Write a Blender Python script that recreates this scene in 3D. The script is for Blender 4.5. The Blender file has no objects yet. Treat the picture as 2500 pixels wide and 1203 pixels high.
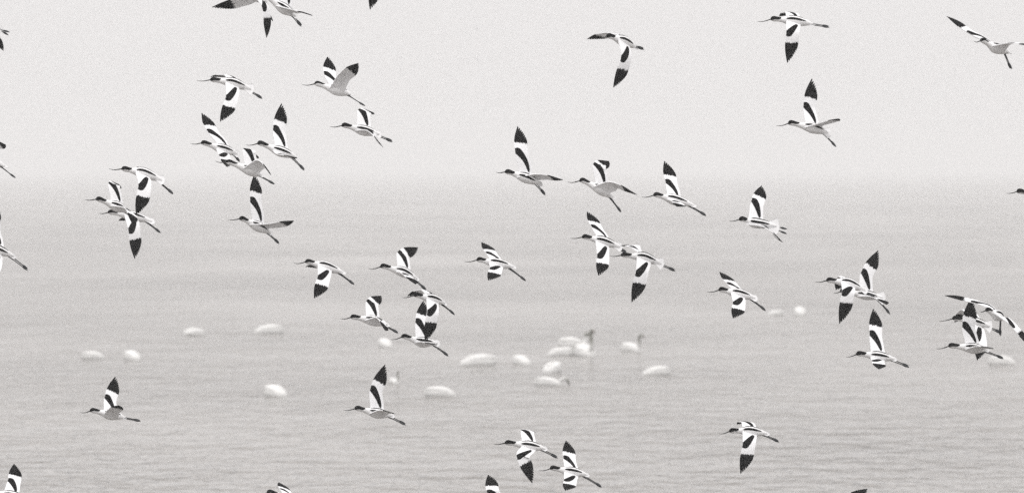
import bpy, math, random
import numpy as np
from mathutils import Vector, Matrix

SC = bpy.context.scene
COL = SC.collection
rad = math.radians

# ------------------------------------------------------------------ camera
F = 19500.0          # focal length in photo pixels (2500 px wide)
CAM_H = 4.6          # metres above the water
CX, HZ = 1250.0, 405.0
cam = bpy.data.cameras.new('camera')
cam_o = bpy.data.objects.new('camera', cam); COL.objects.link(cam_o)
cam_o.location = (0, 0, CAM_H); cam_o.rotation_euler = (rad(90), 0, 0)
cam.sensor_width = 36.0
cam.lens = 36.0 * F / 2500.0
cam.shift_y = -(601.5 - HZ) / 2500.0
cam.clip_start = 0.5; cam.clip_end = 60000
cam.dof.use_dof = True
cam.dof.focus_distance = 60.0
cam.dof.aperture_fstop = 6.5
SC.camera = cam_o

# ------------------------------------------------------------------ sky and sun
SUN_EL, SUN_AZ = rad(68), rad(200)
w = bpy.data.worlds.new('World'); SC.world = w; w.use_nodes = True
nt = w.node_tree; N = nt.nodes; LK = nt.links
N.clear()
out = N.new('ShaderNodeOutputWorld'); bg = N.new('ShaderNodeBackground')
sky = N.new('ShaderNodeTexSky'); sky.sky_type = 'NISHITA'; sky.sun_disc = False
sky.sun_elevation = SUN_EL; sky.sun_rotation = SUN_AZ
sky.air_density = 1.0; sky.dust_density = 6.0
hs = N.new('ShaderNodeHueSaturation'); hs.inputs['Saturation'].default_value = 0.12
tc = N.new('ShaderNodeTexCoord'); sep = N.new('ShaderNodeSeparateXYZ')
LK.new(tc.outputs['Generated'], sep.inputs[0])
rng = N.new('ShaderNodeMapRange')          # overcast cloud: brighter towards the zenith
rng.inputs['From Min'].default_value = 0.0; rng.inputs['From Max'].default_value = 1.0
rng.inputs['To Min'].default_value = 1.0; rng.inputs['To Max'].default_value = 2.35
LK.new(sep.outputs['Z'], rng.inputs['Value'])
mul = N.new('ShaderNodeVectorMath'); mul.operation = 'SCALE'
mul.inputs[0].default_value = (8.95, 8.73, 8.67)
LK.new(rng.outputs[0], mul.inputs['Scale'])
LK.new(sky.outputs[0], hs.inputs['Color'])
mix = N.new('ShaderNodeMix'); mix.data_type = 'RGBA'; mix.inputs['Factor'].default_value = 0.9
LK.new(hs.outputs[0], mix.inputs['A']); LK.new(mul.outputs[0], mix.inputs['B'])
LK.new(mix.outputs['Result'], bg.inputs['Color']); bg.inputs['Strength'].default_value = 0.1
LK.new(bg.outputs[0], out.inputs[0])

sun = bpy.data.lights.new('sun', 'SUN'); sun.energy = 0.6; sun.angle = rad(25); sun.color = (1, .97, .93)
sun_o = bpy.data.objects.new('sun', sun); COL.objects.link(sun_o)
sd = Vector((math.sin(SUN_AZ) * math.cos(SUN_EL), math.cos(SUN_AZ) * math.cos(SUN_EL), math.sin(SUN_EL)))
sun_o.rotation_euler = sd.to_track_quat('Z', 'Y').to_euler()
sun_o.location = sd * 50

SC.view_settings.view_transform = 'Standard'; SC.view_settings.look = 'None'
SC.view_settings.exposure = 0.0; SC.view_settings.gamma = 1.0
SC.view_settings.use_curve_mapping = False
SC.cycles.volume_bounces = 1
SC.cycles.max_bounces = 8
SC.cycles.use_denoising = False

# ------------------------------------------------------------------ materials
def mat(name):
    m = bpy.data.materials.new(name); m.use_nodes = True
    return m, m.node_tree.nodes, m.node_tree.links, m.node_tree.nodes['Principled BSDF']

def noise(n, l, scale, detail=3, rough=.55, stretch=None, coord='Object'):
    t = n.new('ShaderNodeTexCoord'); mp = n.new('ShaderNodeMapping'); tx = n.new('ShaderNodeTexNoise')
    if stretch: mp.inputs['Scale'].default_value = stretch
    tx.inputs['Scale'].default_value = scale; tx.inputs['Detail'].default_value = detail
    tx.inputs['Roughness'].default_value = rough
    l.new(t.outputs[coord], mp.inputs[0]); l.new(mp.outputs[0], tx.inputs['Vector'])
    return tx

def ramp(n, l, fac, stops):
    r = n.new('ShaderNodeValToRGB'); e = r.color_ramp.elements
    while len(e) < len(stops): e.new(.5)
    for s, (p, c) in zip(e, stops): s.position = p; s.color = (*c, 1)
    l.new(fac, r.inputs[0]); return r

def plumage(name, dark, light_a, light_b, soft, glow=0.0):
    """white feathers with dark markings: 'mask' is the signed distance (m) into a marking"""
    m, n, l, p = mat(name)
    at = n.new('ShaderNodeAttribute'); at.attribute_name = 'mask'
    ns = noise(n, l, 130, 2)
    jit = n.new('ShaderNodeMath'); jit.operation = 'MULTIPLY_ADD'
    jit.inputs[1].default_value = .004; jit.inputs[2].default_value = -.002
    l.new(ns.outputs['Fac'], jit.inputs[0])
    add = n.new('ShaderNodeMath'); add.operation = 'ADD'
    l.new(at.outputs['Fac'], add.inputs[0]); l.new(jit.outputs[0], add.inputs[1])
    mr = n.new('ShaderNodeMapRange'); mr.inputs['From Min'].default_value = -soft; mr.inputs['From Max'].default_value = soft
    l.new(add.outputs[0], mr.inputs['Value'])
    n2 = noise(n, l, 28, 3)
    wr = ramp(n, l, n2.outputs['Fac'], [(.3, light_a), (.7, light_b)])
    dr = ramp(n, l, n2.outputs['Fac'], [(.35, dark), (.75, tuple(c * 1.8 for c in dark))])
    mx = n.new('ShaderNodeMix'); mx.data_type = 'RGBA'
    l.new(mr.outputs[0], mx.inputs['Factor']); l.new(wr.outputs[0], mx.inputs['A']); l.new(dr.outputs[0], mx.inputs['B'])
    l.new(mx.outputs['Result'], p.inputs['Base Color'])
    p.inputs['Roughness'].default_value = .75
    p.inputs['Specular IOR Level'].default_value = .04
    if glow:                                  # thin flight feathers let some daylight through
        tr = n.new('ShaderNodeBsdfTranslucent'); ms = n.new('ShaderNodeMixShader')
        l.new(mx.outputs['Result'], tr.inputs['Color']); ms.inputs[0].default_value = glow
        l.new(p.outputs[0], ms.inputs[1]); l.new(tr.outputs[0], ms.inputs[2])
        l.new(ms.outputs[0], n['Material Output'].inputs['Surface'])
    return m

M_PLUM = plumage('avocet_plumage', (.0028, .0028, .0032), (.78, .78, .79), (.84, .84, .84), .0016)
M_WING = plumage('avocet_flight_feathers', (.0028, .0028, .0032), (.84, .845, .86), (.90, .90, .91), .0016, .12)
M_SWAN = plumage('swan_plumage', (.17, .17, .15), (.64, .64, .63), (.76, .76, .75), .03)
def simple(name, a, b, scale, rough, spec=.3):
    m, n, l, p = mat(name)
    ns = noise(n, l, scale, 3)
    r = ramp(n, l, ns.outputs['Fac'], [(.3, a), (.7, b)])
    l.new(r.outputs[0], p.inputs['Base Color'])
    p.inputs['Roughness'].default_value = rough; p.inputs['Specular IOR Level'].default_value = spec
    return m
M_BILL = simple('black_horn', (.008, .008, .008), (.015, .014, .014), 90, .5)
M_LEG = simple('slate_leg_skin', (.012, .014, .016), (.028, .031, .035), 120, .6)
M_TAIL = simple('tail_feathers', (.60, .60, .61), (.70, .70, .70), 90, .8, .1)
M_SBILL = simple('swan_bill', (.05, .035, .03), (.10, .06, .05), 30, .5)

def water_material():
    m, n, l, p = mat('estuary_water')
    p.inputs['Base Color'].default_value = (.25, .237, .222, 1)
    p.inputs['Roughness'].default_value = .16
    p.inputs['IOR'].default_value = 1.333
    a = noise(n, l, 1.0, 3, .6, (1.5, .62, 1))
    b = noise(n, l, 1.0, 3, .5, (.34, .13, 1))
    c = noise(n, l, 1.0, 2, .5, (3.0, 4.0, 1))
    def ma(x, k, y=None):
        q = n.new('ShaderNodeMath'); q.operation = 'MULTIPLY_ADD'
        l.new(x, q.inputs[0]); q.inputs[1].default_value = k
        if y is None: q.inputs[2].default_value = 0
        else: l.new(y, q.inputs[2])
        return q.outputs[0]
    g = noise(n, l, 1.0, 2, .5, (.05, .022, 1))           # calmer and rougher patches
    gr = n.new('ShaderNodeMapRange'); gr.inputs['From Min'].default_value = .3; gr.inputs['From Max'].default_value = .7
    gr.inputs['To Min'].default_value = .45; gr.inputs['To Max'].default_value = 1.5
    l.new(g.outputs['Fac'], gr.inputs['Value'])
    h = ma(c.outputs['Fac'], (2.1, 2.6, .04)[2], ma(b.outputs['Fac'], (2.1, 2.6, .04)[1], ma(a.outputs['Fac'], (2.1, 2.6, .04)[0])))
    bp = n.new('ShaderNodeBump'); bp.inputs['Strength'].default_value = 1.0; bp.inputs['Distance'].default_value = 1.0
    l.new(gr.outputs[0], bp.inputs['Distance'])
    l.new(h, bp.inputs['Height']); l.new(bp.outputs[0], p.inputs['Normal'])
    return m

# ------------------------------------------------------------------ helpers
def mesh_obj(name, verts, faces, material, parent=None, mask=None, smooth=True):
    me = bpy.data.meshes.new(name)
    me.from_pydata([tuple(map(float, v)) for v in verts], [], faces)
    if mask is not None:
        a = me.attributes.new('mask', 'FLOAT', 'POINT')
        a.data.foreach_set('value', np.asarray(mask, dtype=np.float32))
    if smooth: me.polygons.foreach_set('use_smooth', [True] * len(me.polygons))
    me.materials.append(material)
    o = bpy.data.objects.new(name, me); COL.objects.link(o)
    if parent: o.parent = parent
    return o

def empty(name, loc, label, cat, group=None):
    o = bpy.data.objects.new(name, None); COL.objects.link(o)
    o.empty_display_size = .2; o.location = loc
    o['label'] = label; o['category'] = cat
    if group: o['group'] = group
    return o

def unit(v):
    v = np.asarray(v, float); return v / (np.linalg.norm(v) + 1e-12)

class Spline:
    """C1 curve through points with given parameters (finite difference tangents)"""
    def __init__(s, t, p):
        s.t = np.array(t, float); s.p = np.array(p, float)
        n = len(t); d = np.zeros_like(s.p)
        for i in range(n):
            a, b = max(i - 1, 0), min(i + 1, n - 1)
            d[i] = (s.p[b] - s.p[a]) / (s.t[b] - s.t[a])
        s.d = d
    def __call__(s, x):
        i = int(np.clip(np.searchsorted(s.t, x) - 1, 0, len(s.t) - 2))
        h = s.t[i + 1] - s.t[i]; u = (x - s.t[i]) / h
        return ((2*u**3 - 3*u**2 + 1) * s.p[i] + (u**3 - 2*u**2 + u) * h * s.d[i]
                + (-2*u**3 + 3*u**2) * s.p[i + 1] + (u**3 - u**2) * h * s.d[i + 1])
    def tan(s, x):
        return unit(s(min(x + 1e-3, s.t[-1])) - s(max(x - 1e-3, s.t[0])))

def loft(rings):
    """rings: list of arrays (k,3); closed tube with end caps"""
    k = len(rings[0]); v = np.concatenate(rings); f = []
    for i in range(len(rings) - 1):
        for j in range(k):
            j2 = (j + 1) % k
            f.append((i*k + j, i*k + j2, (i+1)*k + j2, (i+1)*k + j))
    f.append(tuple(range(k))[::-1]); b = (len(rings) - 1) * k
    f.append(tuple(range(b, b + k)))
    return v, f

def tube(pts, rs, seg=8, flat=None):
    rings = []
    pts = [np.asarray(p, float) for p in pts]
    for i, (p, r) in enumerate(zip(pts, rs)):
        t = unit(pts[min(i + 1, len(pts) - 1)] - pts[max(i - 1, 0)])
        a = unit(np.cross(t, (0.3, .2, 1) if flat is None else flat)); b = np.cross(t, a)
        r1, r2 = (r, r) if np.isscalar(r) else r
        rings.append(np.array([p + a * r1 * math.cos(q) + b * r2 * math.sin(q)
                               for q in np.linspace(0, 2*math.pi, seg, endpoint=False)]))
    return loft(rings)

# ------------------------------------------------------------------ avocet
SEG = 28
RT = [-.25, -.2, -.12, -.05, 0, .08, .15, .3, .5, .7, .85, 1.0, 1.2, 1.45, 1.7, 1.9, 2.0]
RR = [.0050, .0125, .0180, .0202, .0206, .0200, .0188, .0178, .0210, .0295, .0360, .0400, .0400, .0335, .0230, .0130, .005]
CAP = [(-.26, 2.6), (-.2, 1.55), (-.1, 1.35), (0, 1.22), (.10, 1.16), (.22, 1.12), (.30, .95), (.37, .5), (.41, -.3), (3, -3)]
LA, LH, SW = .145, .232, .385
OUT_S = [.60, .68, .75, .82, .88, .93, .97, 1.0]
OUT_Y = [.090, .084, .072, .056, .041, .026, .013, .001]

def chord(s):
    return np.interp(s, [0, .1, .25, .4, .6], [.112, .108, .100, .095, .090])

def make_wing(S, W, P, B, near, rnd, parent, twist=0.0, htwist=0.0):
    sg = 1 if near else -1                       # positive twist lifts the trailing edge
    le = Spline([-.06, 0, SW*.9, 1.0], [S - (W - S) * .1, S, W, P])
    # the wrist is rounded a little by the spline
    arm = unit(W - S); hand = unit(P - W)
    a = B - arm * np.dot(B, arm)
    if np.linalg.norm(a) < .25: a = a + np.array([0, 0, -.3])
    a = unit(a - arm * np.dot(a, arm))
    ax = np.cross(arm, hand); sn = np.linalg.norm(ax); ang = math.atan2(sn, np.dot(arm, hand))
    R = Matrix.Rotation(ang, 3, Vector(ax / sn)) if sn > 1e-4 else Matrix.Identity(3)
    h = np.array(R @ Vector(a))
    h = np.array(Matrix.Rotation(sg * rad(twist + htwist), 3, Vector(hand)) @ Vector(h))
    a = np.array(Matrix.Rotation(sg * rad(twist), 3, Vector(arm)) @ Vector(a))
    b = unit(B - np.array([0, 0, .10]))
    b = np.array(Matrix.Rotation(sg * rad(twist) * .15, 3, Vector(arm)) @ Vector(b))
    def cdir(s):
        if s < .22:
            u = max(s, 0) / .22; u = u*u*(3 - 2*u); return unit(b*(1-u) + a*u)
        u = np.clip((s - .28) / .22, 0, 1); u = u*u*(3 - 2*u); return unit(a*(1-u) + h*u)
    NC = 41
    tt = np.linspace(0, 1, NC)
    rnd_e = [rnd.uniform(-.03, .05) for _ in range(NC)]
    jag = [rnd.uniform(-.022, .022) for _ in range(NC)]
    rows = [('a', s) for s in np.linspace(-.05, SW, 14)] + [('h', v) for v in np.linspace(0, 1, 25)[1:]]
    top, bot, mt, mb = [], [], [], []
    for kind, q in rows:
        for j, t in enumerate(tt):
            if kind == 'a':
                s, y = q, t * chord(max(q, 0))
            else:
                s1 = 1 - .40 * t; y1 = np.interp(s1, OUT_S, OUT_Y)
                s0, y0 = SW, t * chord(SW)
                e = 1.0
                if j % 4 == 3: e = .90 + .07 * max(0, t - .5) / .5 + rnd_e[j]      # notches between feather tips
                v = q * e
                s = s0 + (s1 - s0) * v; y = y0 + (y1 - y0) * v - .013 * (1 - t) ** 2 * math.sin(math.pi * v)
            c = cdir(s); sp = le.tan(max(s, 0)); n = np.cross(sp, c) * (1 if near else -1); n = unit(n)
            cam_ = .05 * chord(min(max(s, 0), .6)) * 4 * t * (1 - t)
            pos = le(s) + c * y + n * cam_
            if kind == 'h' : pos = pos + n * (.0012 if j % 4 == 3 else 0)
            th = .0040 * (1 - t) * max(0, 1 - s) + .0007
            top.append(pos + n * th); bot.append(pos - n * th)
            X = s * (LA + LH)
            tip = (s - .585 - jag[j]) * (LA + LH)
            tipb = (s - .63 - jag[j] * 1.5) * (LA + LH)
            # covert patch: tapered bar from the wrist to the inner trailing side
            p0 = np.array([.385 * .377, .017]); p1 = np.array([.075 * .377, .080])
            d = np.array([X, y]) - p0; L = p1 - p0; u = np.clip(np.dot(d, L) / np.dot(L, L), 0, 1)
            bow = .005 * 4 * u * (1 - u)
            dd = d - L * u
            nrm = unit([-L[1], L[0]])
            dist = np.linalg.norm(dd + nrm * bow) if True else 0
            r_ = .0290 * (.42 * (1 - u) ** .6 + .58 * (1 - u * .40))
            patch = r_ - dist
            mt.append(max(tip, patch)); mb.append(tipb)
    nr = len(rows); f = []
    nt_ = nr * NC
    for i in range(nr - 1):
        for j in range(NC - 1):
            q = (i*NC + j, i*NC + j + 1, (i+1)*NC + j + 1, (i+1)*NC + j)
            f.append(q); f.append(tuple(nt_ + x for x in q[::-1]))
    # rim
    loop = [i*NC for i in range(nr)] + [(nr-1)*NC + j for j in range(1, NC)] + [i*NC + NC - 1 for i in range(nr-2, -1, -1)]
    V = top + bot; Mk = mt + mb; base = len(V)
    for i in loop: V += [top[i], bot[i]]; Mk += [mb[i], mb[i]]
    for q in range(len(loop) - 1):
        f.append((base + 2*q, base + 2*q + 1, base + 2*q + 3, base + 2*q + 2))
    return mesh_obj('wing', V, f, M_WING, parent, Mk)

def make_avocet(pts, label, opt, idx):
    rnd = random.Random(idx * 7 + 3)
    k = opt.get('k', 325 * (1 + rnd.uniform(-.02, .02)))
    Y0 = F / k + opt.get('d', 0)
    k = F / Y0
    bill, head, c, tail, foot, nw, nt_, fw, ft = [np.array(p, float) for p in pts]
    full = (np.linalg.norm(head - c) + np.linalg.norm(c - tail)) / k
    psi = math.acos(np.clip(full / .272, .80, .995))
    if 'yaw' in opt: psi = rad(opt['yaw'])
    def P3(p):
        dx = (p[0] - c[0]) / k
        return np.array([dx, dx * math.tan(psi), -(p[1] - c[1]) / k])
    loc = ((c[0] - CX) / k, Y0, CAM_H - (c[1] - HZ) / k)
    group = 'avocets flying in a loose flock' if k > 100 else 'tiny distant birds in the sky'
    root = empty('avocet' if k > 100 else 'distant_bird', loc, label, 'bird', group)
    Hh, Tt, Bi, Ft = P3(head), P3(tail), P3(bill), P3(foot)
    C = np.zeros(3)
    B = unit(Tt - Hh)
    # bank of the body from the two wings
    U = unit(np.array([0, 0, 1]) - B * B[2]); Nn = np.cross(B, U)
    if Nn[1] > 0: Nn = -Nn
    def solve(S, wp, tp, sgn, hz):
        wx = P3(wp); tx = P3(tp)
        d2 = LA**2 - (wx[0]-S[0])**2 - (wx[2]-S[2])**2
        W = np.array([wx[0], S[1] + sgn * math.sqrt(max(d2, .0004)), wx[2]])
        d2 = LH**2 - (tx[0]-W[0])**2 - (tx[2]-W[2])**2
        Pp = np.array([tx[0], W[1] + sgn * hz * math.sqrt(max(d2, .0002)), tx[2]])
        return W, Pp
    for it in range(3):
        base = -B * .046
        Sn = base + U * .008 + Nn * .030; Sf = base + U * .012 - Nn * .028
        Wn, Pn = solve(Sn, nw, nt_, -1, opt.get('nz', 1)); Wf, Pf = solve(Sf, fw, ft, 1, opt.get('fz', 1))
        lat = unit(Wn - Sn) - unit(Wf - Sf); lat = lat - B * np.dot(lat, B)
        lat = unit(lat)
        U0 = unit(np.array([0, 0, 1]) - B * B[2]); N0 = np.cross(B, U0)
        if N0[1] > 0: N0 = -N0
        bank = math.atan2(-np.dot(lat, U0), np.dot(lat, N0))      # >0 : near side lower, back shown
        bank = np.clip(bank * .85 + rad(21), rad(4), rad(54))
        Nn = N0 * math.cos(bank) - U0 * math.sin(bank); U = U0 * math.cos(bank) + N0 * math.sin(bank)
    # body
    bb = Hh + unit(Bi - Hh) * .027
    Te = Tt * .88
    sp = Spline([-.25, 0, .5, 1, 1.5, 2], [bb, Hh, (Hh + C) * .5 + U * -.002, C, Te * .5 + U * .002, Te])
    ts = sorted(set(list(np.linspace(-.25, .5, 22)) + list(np.linspace(.5, 2, 22))))
    rings, mask = [], []
    Ltail = np.linalg.norm(Tt)
    for t in ts:
        ctr = sp(t); tg = sp.tan(t); r = np.interp(t, RT, RR)
        up = unit(U - tg * np.dot(U, tg)); side = np.cross(tg, up)
        if np.dot(side, Nn) < 0: side = -side
        ring = []
        for q in range(SEG):
            ph = 2 * math.pi * q / SEG
            cu, su = math.cos(ph), math.sin(ph)
            ring.append(ctr + up * cu * r * (1.0 if cu > 0 else 1.08) + side * su * r * .96)
            aph = abs(ph if ph <= math.pi else 2*math.pi - ph)
            cap = max(r, .010) * (np.interp(t, [x[0] for x in CAP], [x[1] for x in CAP]) - aph)
            w = np.interp(t, [.55, .70, .9, 1.35, 1.66, 1.75], [-.012, .006, .0108, .0100, .0035, -.012])
            st = w - abs(aph - 2 * 2 * math.pi / 28) * r
            mask.append(max(cap, st))
        rings.append(np.array(ring))
    v, f = loft(rings)
    mesh_obj('body', v, f, M_PLUM, root, mask)
    # bill: thin, bent upward towards the tip
    d = Bi - bb; sag = unit(U - unit(d) * np.dot(U, unit(d)))
    pts_, rs = [], []
    for u in np.linspace(0, 1, 12):
        pts_.append(bb - unit(d) * .006 * (1 - u) + d * u - sag * (.010 * math.sin(math.pi * u ** 1.25)))
        rs.append(.0038 * (1 - u) ** .8 + .0009)
    v, f = tube(pts_, rs, 8); mesh_obj('bill', v, f, M_BILL, root)
    # eye
    # tail
    fan = opt.get('fan', .014)
    t0 = sp(1.5)
    Td = Tt - t0; L = np.linalg.norm(Td); tv = unit(Td)
    sd_ = unit(Nn - tv * np.dot(Nn, tv)); un = np.cross(tv, sd_)
    V, fc = [], []
    nx, ny = 13, 7
    for i in range(ny):
        u = i / (ny - 1)
        for j in range(nx):
            x = 2 * j / (nx - 1) - 1
            wdt = (.012 + (fan * 1.25 - .004) * u)
            ll = L * 1.04 * u * (1 - .22 * x * x * u) * (1 - (.035 if j % 2 and i == ny - 1 else 0))
            p = t0 + tv * ll + sd_ * wdt * x + un * (.004 * (1 - x*x))
            V.append(p + un * .001)
    m0 = len(V)
    V += [np.asarray(p) - un * .002 for p in V[:m0]]
    for i in range(ny - 1):
        for j in range(nx - 1):
            q = (i*nx + j, i*nx + j + 1, (i+1)*nx + j + 1, (i+1)*nx + j)
            fc.append(q); fc.append(tuple(m0 + z for z in q[::-1]))
    lp = [i*nx for i in range(ny)] + [(ny-1)*nx + j for j in range(1, nx)] + [i*nx + nx - 1 for i in range(ny-2, -1, -1)]
    for a_, b_ in zip(lp, lp[1:]): fc.append((a_, m0 + a_, m0 + b_, b_))
    mesh_obj('tail', V, fc, M_TAIL, root)
    # legs
    for side, ftp in ((1, Ft), (-1, P3(np.array(opt['f2'])) if 'f2' in opt else Ft + B * -.004 + np.array([0, 0, -.003]))):
        r0 = sp(1.62) - U * .010 + Nn * .008 * side
        end = ftp + Nn * .009 * side
        dl = end - r0; Ll = np.linalg.norm(dl); dv = dl / Ll
        fl = min(.055, Ll * .5)
        ank = end - dv * fl
        v, f = tube([r0, r0 + (ank - r0) * .5 + U * .002, ank + dv * .004], [.0058, .0036, .0034], 8)
        lg = mesh_obj('leg', v, f, M_LEG, root)
        fp = [ank + dv * fl * x for x in (0, .2, .45, .7, .9, 1)]
        v, f = tube(fp, [(.003, .003), (.0048, .0060), (.0055, .0078), (.005, .0062), (.003, .0034), (.001, .001)], 8)
        mesh_obj('foot', v, f, M_LEG, lg)
    make_wing(Sn, Wn, Pn, B, True, rnd, root, opt.get('tn', 0), opt.get('hn', 0))
    make_wing(Sf, Wf, Pf, B, False, rnd, root, opt.get('tf', 0), opt.get('hf', 0))
    return root

# ------------------------------------------------------------------ swans
def make_swan(u, v, width, pose, head_deg, label, sc=1.0, grey=0.0, tilt=0.0):
    """u, v: photo pixel of the middle of the waterline"""
    Y = CAM_H * F / (v - HZ); k = F / Y
    root = empty('swan', ((u - CX) / k, Y, 0), label, 'swan', 'white swans resting on the water')
    a = rad(head_deg)
    fw_ = np.array([math.cos(a), math.sin(a), 0.]); sd_ = np.array([-math.sin(a), math.cos(a), 0.]); up = np.array([0, 0, 1.])
    if tilt:
        fw_ = unit(fw_ + up * tilt); up = np.cross(fw_, sd_)
        if up[2] < 0: up = -up
    st = [(.46, .04, .08, .10), (.42, .10, .125, .12), (.32, .15, .18, .10), (.15, .20, .245, .12), (-.02, .215, .295, .12),
          (-.2, .19, .305, .12), (-.34, .14, .265, .09), (-.44, .08, .205, .02), (-.53, .02, .165, -.10)]
    rings = []
    for x, wd, tp, bt in st:
        zc = (tp - bt) / 2; hh = (tp + bt) / 2
        rings.append(np.array([fw_ * x * sc + sd_ * wd * sc * math.cos(q) + up * sc * (zc + hh * math.sin(q))
                               for q in np.linspace(0, 2*math.pi, 20, endpoint=False)]))
    vv, f = loft(rings)
    mesh_obj('body', vv, f, M_SWAN, root, np.full(len(vv), -1.))
    for s in (1, -1):
        rings = []
        for x, cy, cz, ry, rz in [(.24, .13, .11, .02, .03), (.20, .135, .12, .065, .075), (.05, .14, .15, .090, .105), (-.12, .125, .18, .090, .105),
                                  (-.28, .085, .205, .075, .085), (-.40, .065, .215, .045, .055), (-.50, .035, .21, .012, .015)]:
            rings.append(np.array([fw_ * x * sc + sd_ * s * sc * (cy * .82 + ry * math.cos(q)) + up * sc * (cz + rz * math.sin(q))
                                   for q in np.linspace(0, 2*math.pi, 16, endpoint=False)]))
        vv, f = loft(rings); mesh_obj('wing', vv, f, M_SWAN, root, np.full(len(vv), -1.))
    if pose == 'rest':      # neck folded back, head tucked between the wings
        pl = [(.28, .0, .10), (.28, .01, .165), (.20, .02, .215), (.10, .03, .240), (.0, .05, .255), (-.08, .06, .25)]
        rr = [.075, .06, .05, .045, .05, .02]
    elif pose == 'short':   # neck half lowered
        pl = [(.30, 0, .10), (.40, 0, .18), (.41, 0, .26), (.40, 0, .33), (.44, 0, .375), (.50, 0, .36), (.54, 0, .34)]
        rr = [.08, .055, .047, .044, .046, .05, .03]
    elif pose == 'feed':    # neck arched forward, bill at the water
        pl = [(.34, 0, .10), (.46, 0, .20), (.56, 0, .24), (.64, 0, .20), (.69, 0, .13), (.71, 0, .08)]
        rr = [.075, .055, .048, .045, .05, .03]
    elif pose == 'hook':    # upright neck with the head bent over
        pl = [(.32, 0, .10), (.42, 0, .20), (.42, 0, .34), (.40, 0, .46), (.46, 0, .54), (.56, 0, .53), (.62, 0, .49)]
        rr = [.08, .055, .045, .04, .042, .048, .028]
    else:                   # upright
        pl = [(.30, 0, .10), (.42, 0, .20), (.41, 0, .36), (.38, 0, .52), (.40, 0, .60), (.46, 0, .62), (.51, 0, .60)]
        rr = [.08, .055, .045, .042, .046, .05, .03]
    cp = Spline(list(range(len(pl))), [fw_ * x * sc + sd_ * y * sc + up * z * sc for x, y, z in pl])
    xs = np.linspace(0, len(pl) - 1, 26); rs = np.interp(xs, range(len(pl)), rr) * sc
    pts_ = [cp(x) for x in xs]
    vv, f = tube(pts_, rs, 14)
    g = np.repeat((xs / (len(pl) - 1) - (1 - grey)) * .3 if grey else np.full(len(xs), -1.), 14)
    mesh_obj('neck', vv, f, M_SWAN, root, g)
    if pose != 'rest':
        e = cp.tan(len(pl) - 1); p = pts_[-1]
        vv, f = tube([p - e * .02 * sc, p + e * .03 * sc, p + e * .08 * sc, p + e * .11 * sc], [.028 * sc, .024 * sc, .016 * sc, .006 * sc], 10)
        mesh_obj('bill', vv, f, M_SBILL, root)
    return root

# ------------------------------------------------------------------ water
M_WATER = water_material()
def water():
    xs = [-9000, -600, -60, 60, 600, 9000]; ys = [-300, 40, 100, 200, 400, 1000, 3000, 9000, 24000]
    V = [(x, y, 0) for y in ys for x in xs]; n = len(xs); f = []
    for i in range(len(ys) - 1):
        for j in range(n - 1): f.append((i*n + j, i*n + j + 1, (i+1)*n + j + 1, (i+1)*n + j))
    o = mesh_obj('water', V, f, M_WATER, smooth=False)
    o['kind'] = 'structure'; o['label'] = 'grey rippled estuary water fading into haze'
water()

def haze():
    x, y0, y1, z0, z1 = 9500, -400, 24500, -1.0, 18.0
    V = [(sx * x, y, z) for z in (z0, z1) for y in (y0, y1) for sx in (-1, 1)]
    f = [(0, 2, 3, 1), (4, 5, 7, 6), (0, 1, 5, 4), (2, 6, 7, 3), (0, 4, 6, 2), (1, 3, 7, 5)]
    m = bpy.data.materials.new('haze_air'); m.use_nodes = True
    n = m.node_tree.nodes; n.clear()
    o_ = n.new('ShaderNodeOutputMaterial'); vol = n.new('ShaderNodeVolumePrincipled')
    vol.inputs['Color'].default_value = (.925, .93, .935, 1); vol.inputs['Density'].default_value = .00068
    vol.inputs['Anisotropy'].default_value = 0.0
    m.node_tree.links.new(vol.outputs[0], o_.inputs['Volume'])
    o = mesh_obj('haze', V, f, m, smooth=False); o['kind'] = 'stuff'
haze()

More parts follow.
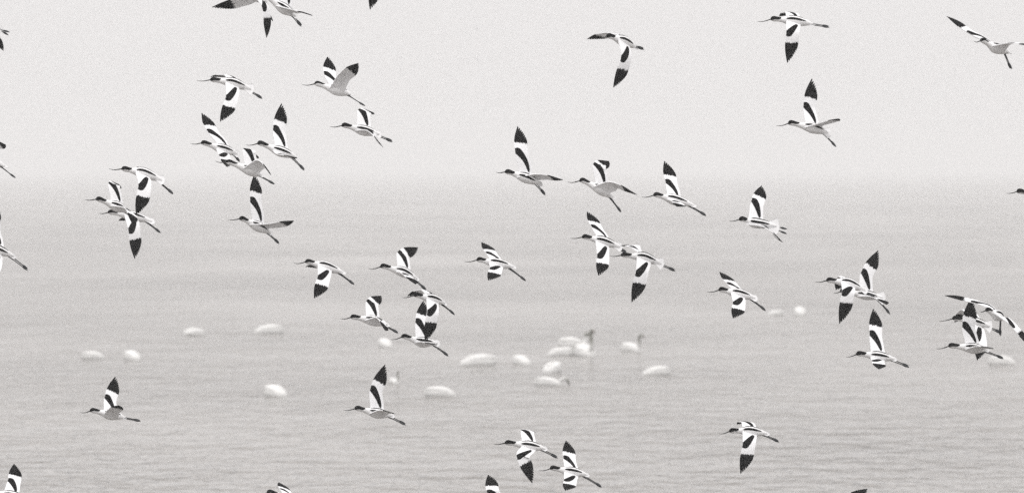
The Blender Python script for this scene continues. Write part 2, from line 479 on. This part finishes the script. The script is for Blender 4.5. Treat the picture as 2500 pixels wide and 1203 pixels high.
# ------------------------------------------------------------------ flock
BIRDS = [
 ((480.8,196.9), (521.8,194.8), (565.2,201.4), (619.1,220.2), (640.6,239.7), (553.2,235.2), (539.8,298), (543.4,182.2), (508.9,186.4),
  'avocet with near wing lowered and dark far wing tip poking out above its head', {'fan': 0.05}),
 ((736.7,206.2), (776.2,204.7), (819.5,218.7), (862.9,233.1), (891.4,258.5), (828.5,181.3), (876.4,155.3), (790.2,181.3), (796.5,137.4),
  'avocet holding both wings up in a V, pale underwing showing', {}),
 ((805.2,309.1), (842.6,306.1), (883.9,317.5), (931.7,329.5), (958.7,345), (898.8,319.9), (937.1,360.9), (873.4,268.1), (908.4,273.2),
  'avocet with bent far wing up and near wing trailing, under the V-winged bird', {'fan': 0.035, 'hn': -26}),
 ((465,350.4), (499.4,348.9), (542.8,363.9), (584.6,377.3), (586.1,393.8), (536.2,378.8), (558.3,407.9), (506.9,323.5), (488.3,275.6),
  'avocet with far wing slanting forward, its near wing behind another head', {'d': 1.5, 'fan': 0.03}),
 ((525.4,392.9), (560.7,395.9), (608.6,414.7), (643,431.2), (670.8,449.1), (629.5,390.8), (663.3,426.7), (592.1,363), (625.9,386.9),
  'avocet with arched wings crossing in front of a wing of its upper neighbour', {'d': -1.0}),
 ((600.5,354), (637,349.8), (681.9,368.4), (729.8,386.3), (743.8,414.7), (678,375.8), (728.9,385.7), (665.4,316), (684.9,251.7),
  'avocet with far wing straight up and foreshortened near wing, between two upper left birds', {}),
 ((556.6,535.3), (592.4,533.6), (625.6,550.2), (665.7,572), (681.8,593.8), (658.7,545.3), (719.5,537.9), (609.8,491.7), (618.9,425.3),
  'avocet with far wing tip touching the belly of the bird above', {'d': 0.8, 'tn': 26}),
 ((266.2,411.7), (305.6,412.4), (346.7,421.2), (401.6,442.4), (423.3,472.8), (339.7,452.3), (335.5,524.2), (331.8,409.4), (314.8,417.4),
  'avocet with near wing hanging straight down onto another bird', {'d': -1.5, 'fan': 0.045}),
 ((208.3,486.8), (243.2,486), (281.9,502.2), (316.8,519.7), (335.5,539.6), (306.8,507.7), (326.8,543.4), (263.2,447.3), (283.9,449.1),
  'avocet whose raised far wing is sharply bent, leading two overlapping birds at left', {'d': -0.2}),
 ((240.7,519.7), (271.9,517.7), (318,525.9), (377.9,542.1), (392.4,567.6), (314.8,559.6), (330.5,631.4), (306.8,527.2), (283.6,539.6),
  'lowest avocet of the left trio, near wing pointing down, back half covered', {'d': 1.5, 'fan': 0.03}),
 ((-110,372), (-82,375), (-36,388), (19,408), (38,434), (-25,345), (19,353), (-60,340), (-75,300),
  'avocet cut by left edge with only a black wing tip, pale tail and foot showing', {'fan': 0.03}),
 ((-85,583), (-58,584), (-12,606), (39,628), (68,658), (-22,640), (-30,675), (-30,558), (-20,486),
  'avocet cut by left edge below mid height with striped back and long trailing leg', {}),
 ((-110,50), (-86,45), (-45,55), (7,72), (24,77), (-36,78), (13,126), (-60,10), (-65,-50),
  'avocet cut by upper left edge, two dark feet and a drooping wing tip showing', {'f2': (20, 88.5)}),
 ((568,-38), (592,-32), (625,-10), (655,8), (665,51), (640,18), (652,94), (598,-12), (515,17),
  'avocet at top edge with wings spread wide, one left and one straight down', {'yaw': 32}),
 ((628,-28), (645,-14), (690,19), (726,43), (737,64), (708,23), (765,41), (680,-44), (690,-120),
  'avocet at top edge tucked behind the spread-winged bird, grey belly showing', {'d': 1.5, 'k': 345, 'tn': 14, 'hn': 10}),
 ((850,-140), (880,-138), (925,-112), (975,-95), (1005,-75), (905,-52), (903,25), (915,-160), (905,-230),
  'avocet above the top edge with only its black wing tip hanging in view', {}),
 ((1467,92.2), (1487.8,88.4), (1518.4,98.5), (1557.9,118.4), (1573.1,118.8), (1515.3,139), (1496.3,214.8), (1475.8,79.6), (1433.2,94.8),
  'avocet at upper right centre with brownish far wing stretched forward past its bill', {}),
 ((1848.5,53.1), (1889.6,46.4), (1933.8,50.5), (1990.7,60), (2025.4,65.4), (1918,79), (1919.6,154.8), (1918,29.1), (1906.3,38.5),
  'highest complete avocet at right, flying level with near wing pointing straight down', {}),
 ((1895.3,307), (1932.2,300.1), (1979.6,311.1), (2028.6,326.9), (2042.1,357.5), (2004.9,299.4), (2041.2,290.6), (1962.2,260.6), (1983.4,191.1),
  'avocet with far wing upright and near wing swept level backward, fanned white tail, at right', {'fan': 0.055, 'tn': 30}),
 ((1210.7,420.3), (1241,419.6), (1278.9,432.4), (1324.3,451.7), (1332.4,475), (1310.3,424.8), (1374.3,438.7), (1258,373.1), (1263.1,307.9),
  'avocet with tall upright far wing and near wing seen edge-on as thin blade, at centre', {'tn': 36, 'hn': 6}),
 ((1385.3,444.1), (1423.2,440.6), (1463.9,460.4), (1502.3,486), (1517.4,517.4), (1489.5,443.6), (1554.7,475), (1448.1,401), (1487.7,393.1),
  'avocet with hooked far wing tip and near wing arched down behind it, right of centre', {'hn': 22, 'fz': 0.85}),
 ((1566.3,480.6), (1603.6,475.5), (1642,486), (1700.1,503.4), (1724.6,525.5), (1638.9,490.6), (1650.1,503.9), (1625.7,446.4), (1623.3,392.9),
  'avocet with upright far wing and stubby foreshortened near wing, long leg trailing, right of centre', {}),
 ((1392.4,581), (1429.3,577.8), (1468.5,587.2), (1519.6,604.7), (1530.8,615.9), (1457.2,622.1), (1459.7,671.5), (1444.8,554.8), (1433.5,516.9),
  'avocet showing striped back with both wings spread, tail against another wing tip', {'d': 1.3, 'fan': 0.035}),
 ((1487.2,624.1), (1524.6,622.1), (1569.5,627.1), (1620.6,645.8), (1649.3,660), (1551.5,662), (1540.8,736.9), (1539.5,603.4), (1515.8,600.2),
  'large avocet with near wing hanging low and far wing just over its neck', {'d': -1.5, 'fan': 0.05, 'hf': 25, 'tf': -12}),
 ((1780,539.5), (1812.5,534.3), (1840.8,543.1), (1903,553), (1922,568.5), (1867.6,555.1), (1908.6,590.4), (1834.8,491.1), (1861.7,453.3),
  'avocet with two separate feet behind fanned tail and near wing trailing down', {'f2': (1922, 561.7), 'fan': 0.06, 'hn': -26}),
 ((1726.1,711.9), (1762.7,706.4), (1798.9,715.7), (1850,729.4), (1870,756.8), (1787.7,736.9), (1785.9,774.3), (1777.7,694.5), (1759,664.5),
  'avocet with near wing down and far wing forward, left of two pale distant swans', {'fan': 0.03}),
 ((717,641.4), (753.7,638.3), (790.4,649), (844.1,667.4), (865.3,693.4), (776.9,673), (769.2,726.1), (774,644.8), (741.8,652.4),
  'avocet with broad near wing down, dark bit under its neck, below left of centre', {}),
 ((900.6,656.1), (936.8,649.3), (981.2,662.3), (1023.5,682.9), (1041.1,706.9), (982,666.8), (1015.1,691.7), (969.9,615.1), (1019.9,603.8),
  'avocet with far wing raised and hooked backward, near wing folded along its belly', {'fz': 0.6}),
 ((1133.2,637.7), (1171.9,633.5), (1208.6,641.9), (1260.9,653.2), (1284.3,684.3), (1195.9,653.2), (1192.2,682.9), (1187.4,619.3), (1174.7,591.6),
  'small looking avocet with short foreshortened wings spread, at picture centre', {}),
 ((830.5,777), (863.9,773.1), (906.3,781), (951.5,794.5), (972.7,811.5), (919.8,773.9), (941.6,803.6), (893.6,735.2), (929.4,722.5),
  'greenish tinged avocet with hooked raised far wing above a lone white swan', {'fz': 0.6, 'hn': -20}),
 ((982.6,725), (1017.9,719.4), (1050.4,728.1), (1091.4,742.3), (1110.3,767.1), (1043.3,757.8), (1037.7,832.7), (1024.4,707.2), (992.5,723.9),
  'hunched avocet with brown-tipped near wing hanging in front of the bird below', {'d': -1.2}),
 ((952.9,827.9), (988.2,820.5), (1027.8,834.1), (1074.4,838.3), (1095,867.4), (1027.8,832.7), (1058.3,838.3), (1013.6,786.1), (1032,735.2),
  'avocet whose raised far wing is hidden behind the hanging wing of a bird above', {'d': 1.2, 'fan': 0.03}),
 ((1989.3,687.2), (2025.8,683.3), (2067.8,690.2), (2118.6,711.2), (2136.6,723.1), (2053.4,709.7), (2046.2,789), (2046.8,675.8), (2045.3,709.1),
  'avocet with near wing down, overlapping another bird behind it, at right', {'d': -1.5, 'fan': 0.04}),
 ((2034.8,714.7), (2058.8,709.7), (2109.7,718.6), (2161.1,727.6), (2173.7,765), (2126.1,723.1), (2159,741.4), (2103.1,664.8), (2145.6,610.9),
  'avocet with head hidden behind another bird, tall far wing raised, at right', {'d': 1.2, 'fan': 0.05}),
 ((2065.4,870.7), (2098.3,862.3), (2139.6,868.3), (2190.5,877.3), (2220.4,894.3), (2125.5,878.8), (2139.6,897.6), (2124,817.4), (2134.5,754),
  'avocet with upright far wing and short near wing bent under, beneath the overlapping right pair', {}),
 ((2284.8,850.3), (2323.7,842.8), (2371.6,848.8), (2416.5,854.8), (2450.9,873.7), (2379,843.7), (2411.4,846.7), (2350.6,796.5), (2373,727.6),
  'avocet with straight upright far wing crossed by a white wing strip, near right edge', {'d': -0.4}),
 ((2292.2,783), (2332.6,776.1), (2377.5,784.5), (2422.4,798), (2444.9,811.4), (2377.5,823.4), (2380.5,877.3), (2349.1,756), (2335.6,789),
  'avocet mostly hidden behind an upright wing near right edge, grey underwing showing', {'d': 1.4, 'fan': 0.05}),
 ((2389.5,759), (2412,756), (2432.9,768), (2453.9,782.1), (2442.5,818.9), (2462.8,792), (2515.2,848.8), (2383.5,741.1), (2307.2,721.6),
  'avocet facing the viewer at right edge, wings wide and leg dangling', {'d': -1.8, 'yaw': 35, 'tf': 28, 'tn': 16}),
 ((196.9,1005.2), (228.2,1000.8), (267.3,1010.3), (309.8,1020.5), (342.5,1026.6), (266.3,997.4), (295.5,984.8), (253,971.2), (276.5,920.9),
  'lone avocet at lower left, far wing up and near wing tip curled back', {}),
 ((838.5,1000.1), (874.2,995.7), (916.7,1006.9), (964.3,1015.4), (990.9,1035.1), (925.2,999.1), (954.1,1002.5), (903.1,950.8), (938.8,889.6),
  'lone avocet low at centre with tall far wing tip beside a half hidden swan', {}),
 ((1204.4,1082.6), (1241.2,1079.4), (1287.6,1086.4), (1337.2,1096), (1361.8,1115.8), (1261,1110.4), (1298.8,1176.6), (1272.2,1051.2), (1292.4,1055),
  'avocet at lower centre with near wing swept down and backward, far wing folded short', {}),
 ((1316.4,1147.2), (1351,1141.4), (1391.6,1150.4), (1439.6,1160), (1469.4,1187.2), (1376.6,1168), (1378.8,1191.4), (1375.6,1120), (1382,1077.8),
  'avocet near the bottom edge with far wing up, right of the swept-wing bird', {}),
 ((1754.8,1057.6), (1788.4,1050.2), (1826.8,1051.2), (1879.6,1059.2), (1902.6,1076.8), (1811.8,1080), (1805.4,1153), (1810.8,1030.4), (1802.2,1039),
  'lone avocet at lower right flying level with near wing straight down', {}),
 ((1150,1248), (1178,1245), (1222,1262), (1275,1280), (1300,1298), (1225,1290), (1235,1320), (1190,1205), (1191,1160),
  'avocet cut by bottom edge at centre, only its upright wing in view', {}),
 ((-50,1204), (-22,1200), (24,1208), (80,1222), (108,1236), (15,1232), (25,1265), (16,1175), (27,1135),
  'avocet cut by lower left corner with upright wing and black back stripe', {}),
 ((635,1205), (660,1200), (702,1216), (755,1238), (780,1250), (690,1240), (700,1275), (683,1196), (676,1181),
  'avocet cut by bottom edge at left, showing only black cap and stubby wing', {}),
 ((1970,1242), (2000,1240), (2042,1254), (2100,1270), (2125,1290), (2050,1275), (2060,1300), (2058,1215), (2121,1194),
  'avocet cut by bottom edge at right with only a black wing tip in view', {}),
 ((2375.5,101.4), (2399.1,99.7), (2429.5,116.4), (2471.1,130.5), (2471.1,168.7), (2461.1,106.4), (2522.6,116.4), (2369.7,84.8), (2312.3,39.9),
  'avocet at upper right corner facing the viewer, long wings spread, leg hanging', {'yaw': 35, 'k': 330, 'tf': 20, 'tn': 20}),
 ((2456,472), (2490,466.5), (2532,478), (2585,492), (2612,505), (2540,520), (2550,580), (2525,430), (2530,370),
  'avocet entering at the right edge, only bill and black-capped head in view', {}),
 ((1155,67.5), (1158,67.3), (1163,69), (1170,70.5), (1172.5,71.6), (1163.2,70.4), (1171.2,72.2), (1162,67.5), (1159.5,67.3),
  'upper of two tiny distant bird specks high in the empty sky', {'k': 31}),
 ((1156,142), (1158.5,142.2), (1162.5,143.5), (1168,146), (1171,148), (1163,146.5), (1166,151), (1162,140.5), (1161.4,138),
  'lower of two tiny distant bird specks high in the empty sky', {'k': 31}),
]
for i_, rec in enumerate(BIRDS):
    make_avocet(rec[:9], rec[9], rec[10], i_)

# ------------------------------------------------------------------ swans on the water
SWANS = [
    (1165, 892, 'rest', 178, 'large side-on white swan with dark waterline shadow, near centre', .88, 0, 0),
    (1273, 889, 'rest', -60, 'compact white swan dome just right of the large side-on swan', .72, 0, 0),
    (1348, 909, 'rest', -115, 'white swan directly above the swan with its head bent to the water', .80, 0, 0),
    (1340, 940, 'feed', -12, 'swan with arched neck and dark head bent down to the water', .60, .5, 0),
    (1368, 868, 'rest', 170, 'low flat white swan left of the dark-necked upright pair', .70, 0, 0),
    (1401, 849, 'short', 38, 'bulky white swan with dark upright head close to its right side', .92, .55, 0),
    (1428, 869, 'up', -68, 'white swan facing the viewer with tall grey-green neck raised', 1.0, .75, 0),
    (1541, 857, 'hook', -50, 'small swan with slim grey S-shaped neck and bill bent downward', .74, .75, 0),
    (1601, 915, 'rest', 195, 'solitary white swan right of the group, above no bird', .66, 0, 0),
    (673, 967, 'rest', -58, 'bright rounded white swan alone on the lower left water', .78, 0, 0),
    (1076, 967, 'rest', 20, 'long white swan on the water left of the group, lowest of all', .66, 0, 0),
    (228, 876, 'rest', 30, 'leftmost white swan on the water', .62, 0, 0),
    (323, 878, 'rest', -62, 'second white swan from the left edge', .74, 0, 0),
    (473, 819, 'rest', 215, 'tilted white swan with higher right end at left', .72, 0, .2),
    (654, 814, 'rest', 170, 'faint long flat white swan, farthest on the left water', .84, 0, 0),
    (940, 847, 'rest', -70, 'white swan just left of a bill of the overlapping flying birds', .74, 0, 0),
    (962, 936, 'up', -60, 'swan half hidden behind a black wing tip, dark neck showing', .40, .8, 0),
    (1893, 769, 'rest', 175, 'faint small flat swan, left of the far right pair', .52, 0, 0),
    (1953, 769, 'rest', -85, 'faint small rounded swan, right of the far right pair', .85, 0, 0),
    (2448, 890, 'rest', 20, 'pale swan at right edge beneath the trailing foot of a flying bird', .70, 0, 0),
]
for u_, v_, pose_, hd_, lb_, sc_, gr_, ti_ in SWANS:
    make_swan(u_, v_, 0, pose_, hd_, lb_, sc_, gr_, ti_)
